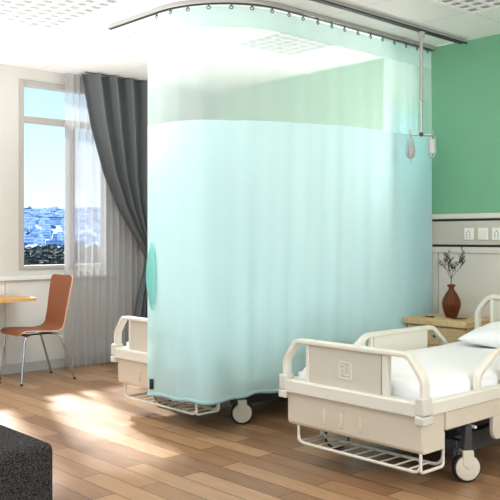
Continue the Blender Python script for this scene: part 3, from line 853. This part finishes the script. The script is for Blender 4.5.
for k in range(4200):
    d = 1320+2100*R2.random()**.9; s = R2.uniform(-.28, .16)*d; p = CD*d+CS*s
    if (p-(CD*3300-CS*.147*3300)).length < 60: continue
    w, e, h = R2.uniform(4, 11), R2.uniform(4, 9), R2.uniform(3, 8)
    if d > 2900 and R2.random() < .1: h *= 2.2
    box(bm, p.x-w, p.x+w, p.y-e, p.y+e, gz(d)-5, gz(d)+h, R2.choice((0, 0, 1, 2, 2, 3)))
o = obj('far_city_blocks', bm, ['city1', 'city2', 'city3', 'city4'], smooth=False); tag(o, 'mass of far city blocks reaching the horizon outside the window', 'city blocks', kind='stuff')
bm = bmesh.new(); box(bm, -16, 16, -14, 14, -10, 62); box(bm, -9, 9, -8, 8, 62, 78)
o = obj('city_tower', bm, 'city2', smooth=False); p = CD*3300+CS*(-.147*3300); o.location = (p.x, p.y, gz(3300)); tag(o, 'tallest haze-tinted blue-grey tower on the city skyline outside the window', 'tower')
bm = bmesh.new()
for k in range(2200):
    d = 400+230*R2.random(); s = R2.uniform(-.26, .14)*d; p = CD*d+CS*s; r = R2.uniform(1.2, 2.6)
    bmesh.ops.create_icosphere(bm, subdivisions=1, radius=r, matrix=Matrix.Translation((p.x, p.y, gz(d)+R2.uniform(0, 4))))
for v in bm.verts: v.co += Vector((R2.uniform(-.7, .7), R2.uniform(-.7, .7), R2.uniform(-.7, .7)))
o = obj('tree_canopy', bm, 'canopy'); tag(o, 'dark green tree belt at the foot of the city outside the window', 'trees', kind='stuff')

# ---------------------------------------------------------------- camera
f = 800
cam = bpy.data.cameras.new('camera'); co = bpy.data.objects.new('camera', cam); COL.objects.link(co)
cam.sensor_width = 36; cam.sensor_fit = 'HORIZONTAL'; cam.lens = f/500*36
cam.shift_y = (237-250)/500
cam.clip_end = 9000; cam.clip_start = .05
co.location = (0, 0, 1.3)
fwd = Vector((.676, .7364, 0)).normalized()
co.rotation_euler = fwd.to_track_quat('-Z', 'Y').to_euler()
scene.camera = co

# ---------------------------------------------------------------- light
w = bpy.data.worlds.new('world'); scene.world = w; w.use_nodes = True; nt = w.node_tree
bg = next(n for n in nt.nodes if n.type == 'BACKGROUND')
tc = N(nt, 'ShaderNodeTexCoord'); se = N(nt, 'ShaderNodeSeparateXYZ'); L(nt, tc.outputs['Generated'], se.inputs[0])
rp = N(nt, 'ShaderNodeValToRGB'); e = rp.color_ramp.elements
e[0].position = 0.0; e[0].color = (.93, .97, 1, 1); e[1].position = .45; e[1].color = (.30, .58, .92, 1)
x = rp.color_ramp.elements.new(.06); x.color = (.74, .87, .95, 1)
x = rp.color_ramp.elements.new(.2); x.color = (.48, .72, .88, 1)
L(nt, se.outputs[2], rp.inputs[0]); L(nt, rp.outputs[0], bg.inputs['Color'])
bg.inputs['Strength'].default_value = 1.0
sun = bpy.data.lights.new('sun', 'SUN'); so = bpy.data.objects.new('sun', sun); COL.objects.link(so)
sun.energy = 9; sun.angle = math.radians(5); sun.color = (1, .94, .85)
so.rotation_euler = Vector((-.34, -1, -.82)).to_track_quat('-Z', 'Y').to_euler(); so.location = (6, 12, 8)
def lamp(x, y, sx, sy, e):
    l = bpy.data.lights.new('ceiling_fill', 'AREA'); l.shape = 'RECTANGLE'; l.size = sx; l.size_y = sy; l.energy = e; l.color = (1, .97, .93)  # added fill at ceiling height; the louvred fittings themselves are unlit
    o = bpy.data.objects.new('ceiling_fill', l); COL.objects.link(o); o.location = (x, y, ZC-.03)
lamp(2.745, 5.02, .6, 1.1, 16)
l = bpy.data.lights.new('bed_head_fill', 'AREA'); l.shape = 'RECTANGLE'; l.size = .7; l.size_y = .12; l.energy = 19; l.color = (1, .98, .95)  # unseen fill added behind the curtain to brighten its inside
o = bpy.data.objects.new('bed_head_fill', l); COL.objects.link(o); o.location = (5.72, 4.85, 1.85)
o.rotation_euler = Vector((-1, 0, .55)).to_track_quat('-Z', 'Y').to_euler()
lamp(4.755, 2.58, .6, 1.1, 5)
lamp(.73, 5.02, .6, 1.1, 26)
lamp(2.745, 1.4, .6, 1.1, 3)
lamp(.73, 1.4, .6, 1.1, 10)
def fill_point(x, y, z, e):
    l = bpy.data.lights.new('fill_point_light', 'POINT'); l.energy = e; l.shadow_soft_size = .2; l.color = (1, .97, .93)  # point fill added out of view, no fixture stands there
    o = bpy.data.objects.new('fill_point_light', l); COL.objects.link(o); o.location = (x, y, z)
fill_point(.2, 1.6, 2.1, 12)
def upward_fill(x, y, z, tx, ty, e, ang=140):
    l = bpy.data.lights.new('upward_fill', 'SPOT'); l.energy = e; l.spot_size = math.radians(ang); l.spot_blend = 1; l.shadow_soft_size = .25; l.color = (1, .99, .98)  # out-of-view spot added to whiten the ceiling, without a fitting
    o = bpy.data.objects.new('upward_fill', l); COL.objects.link(o); o.location = (x, y, z)
    o.rotation_euler = (Vector((tx, ty, ZC))-Vector((x, y, z))).to_track_quat('-Z', 'Y').to_euler()
upward_fill(2.15, 5.55, .95, 2.95, 5.6, 230, 105)
upward_fill(.6, 3.2, 1.0, 1.3, 3.4, 110, 120)
fill_point(2.8, -1.6, 1.9, 165)

vs = scene.view_settings
vs.view_transform = 'Standard'; vs.look = 'None'; vs.gamma = 1; vs.use_curve_mapping = False; vs.exposure = 0.5
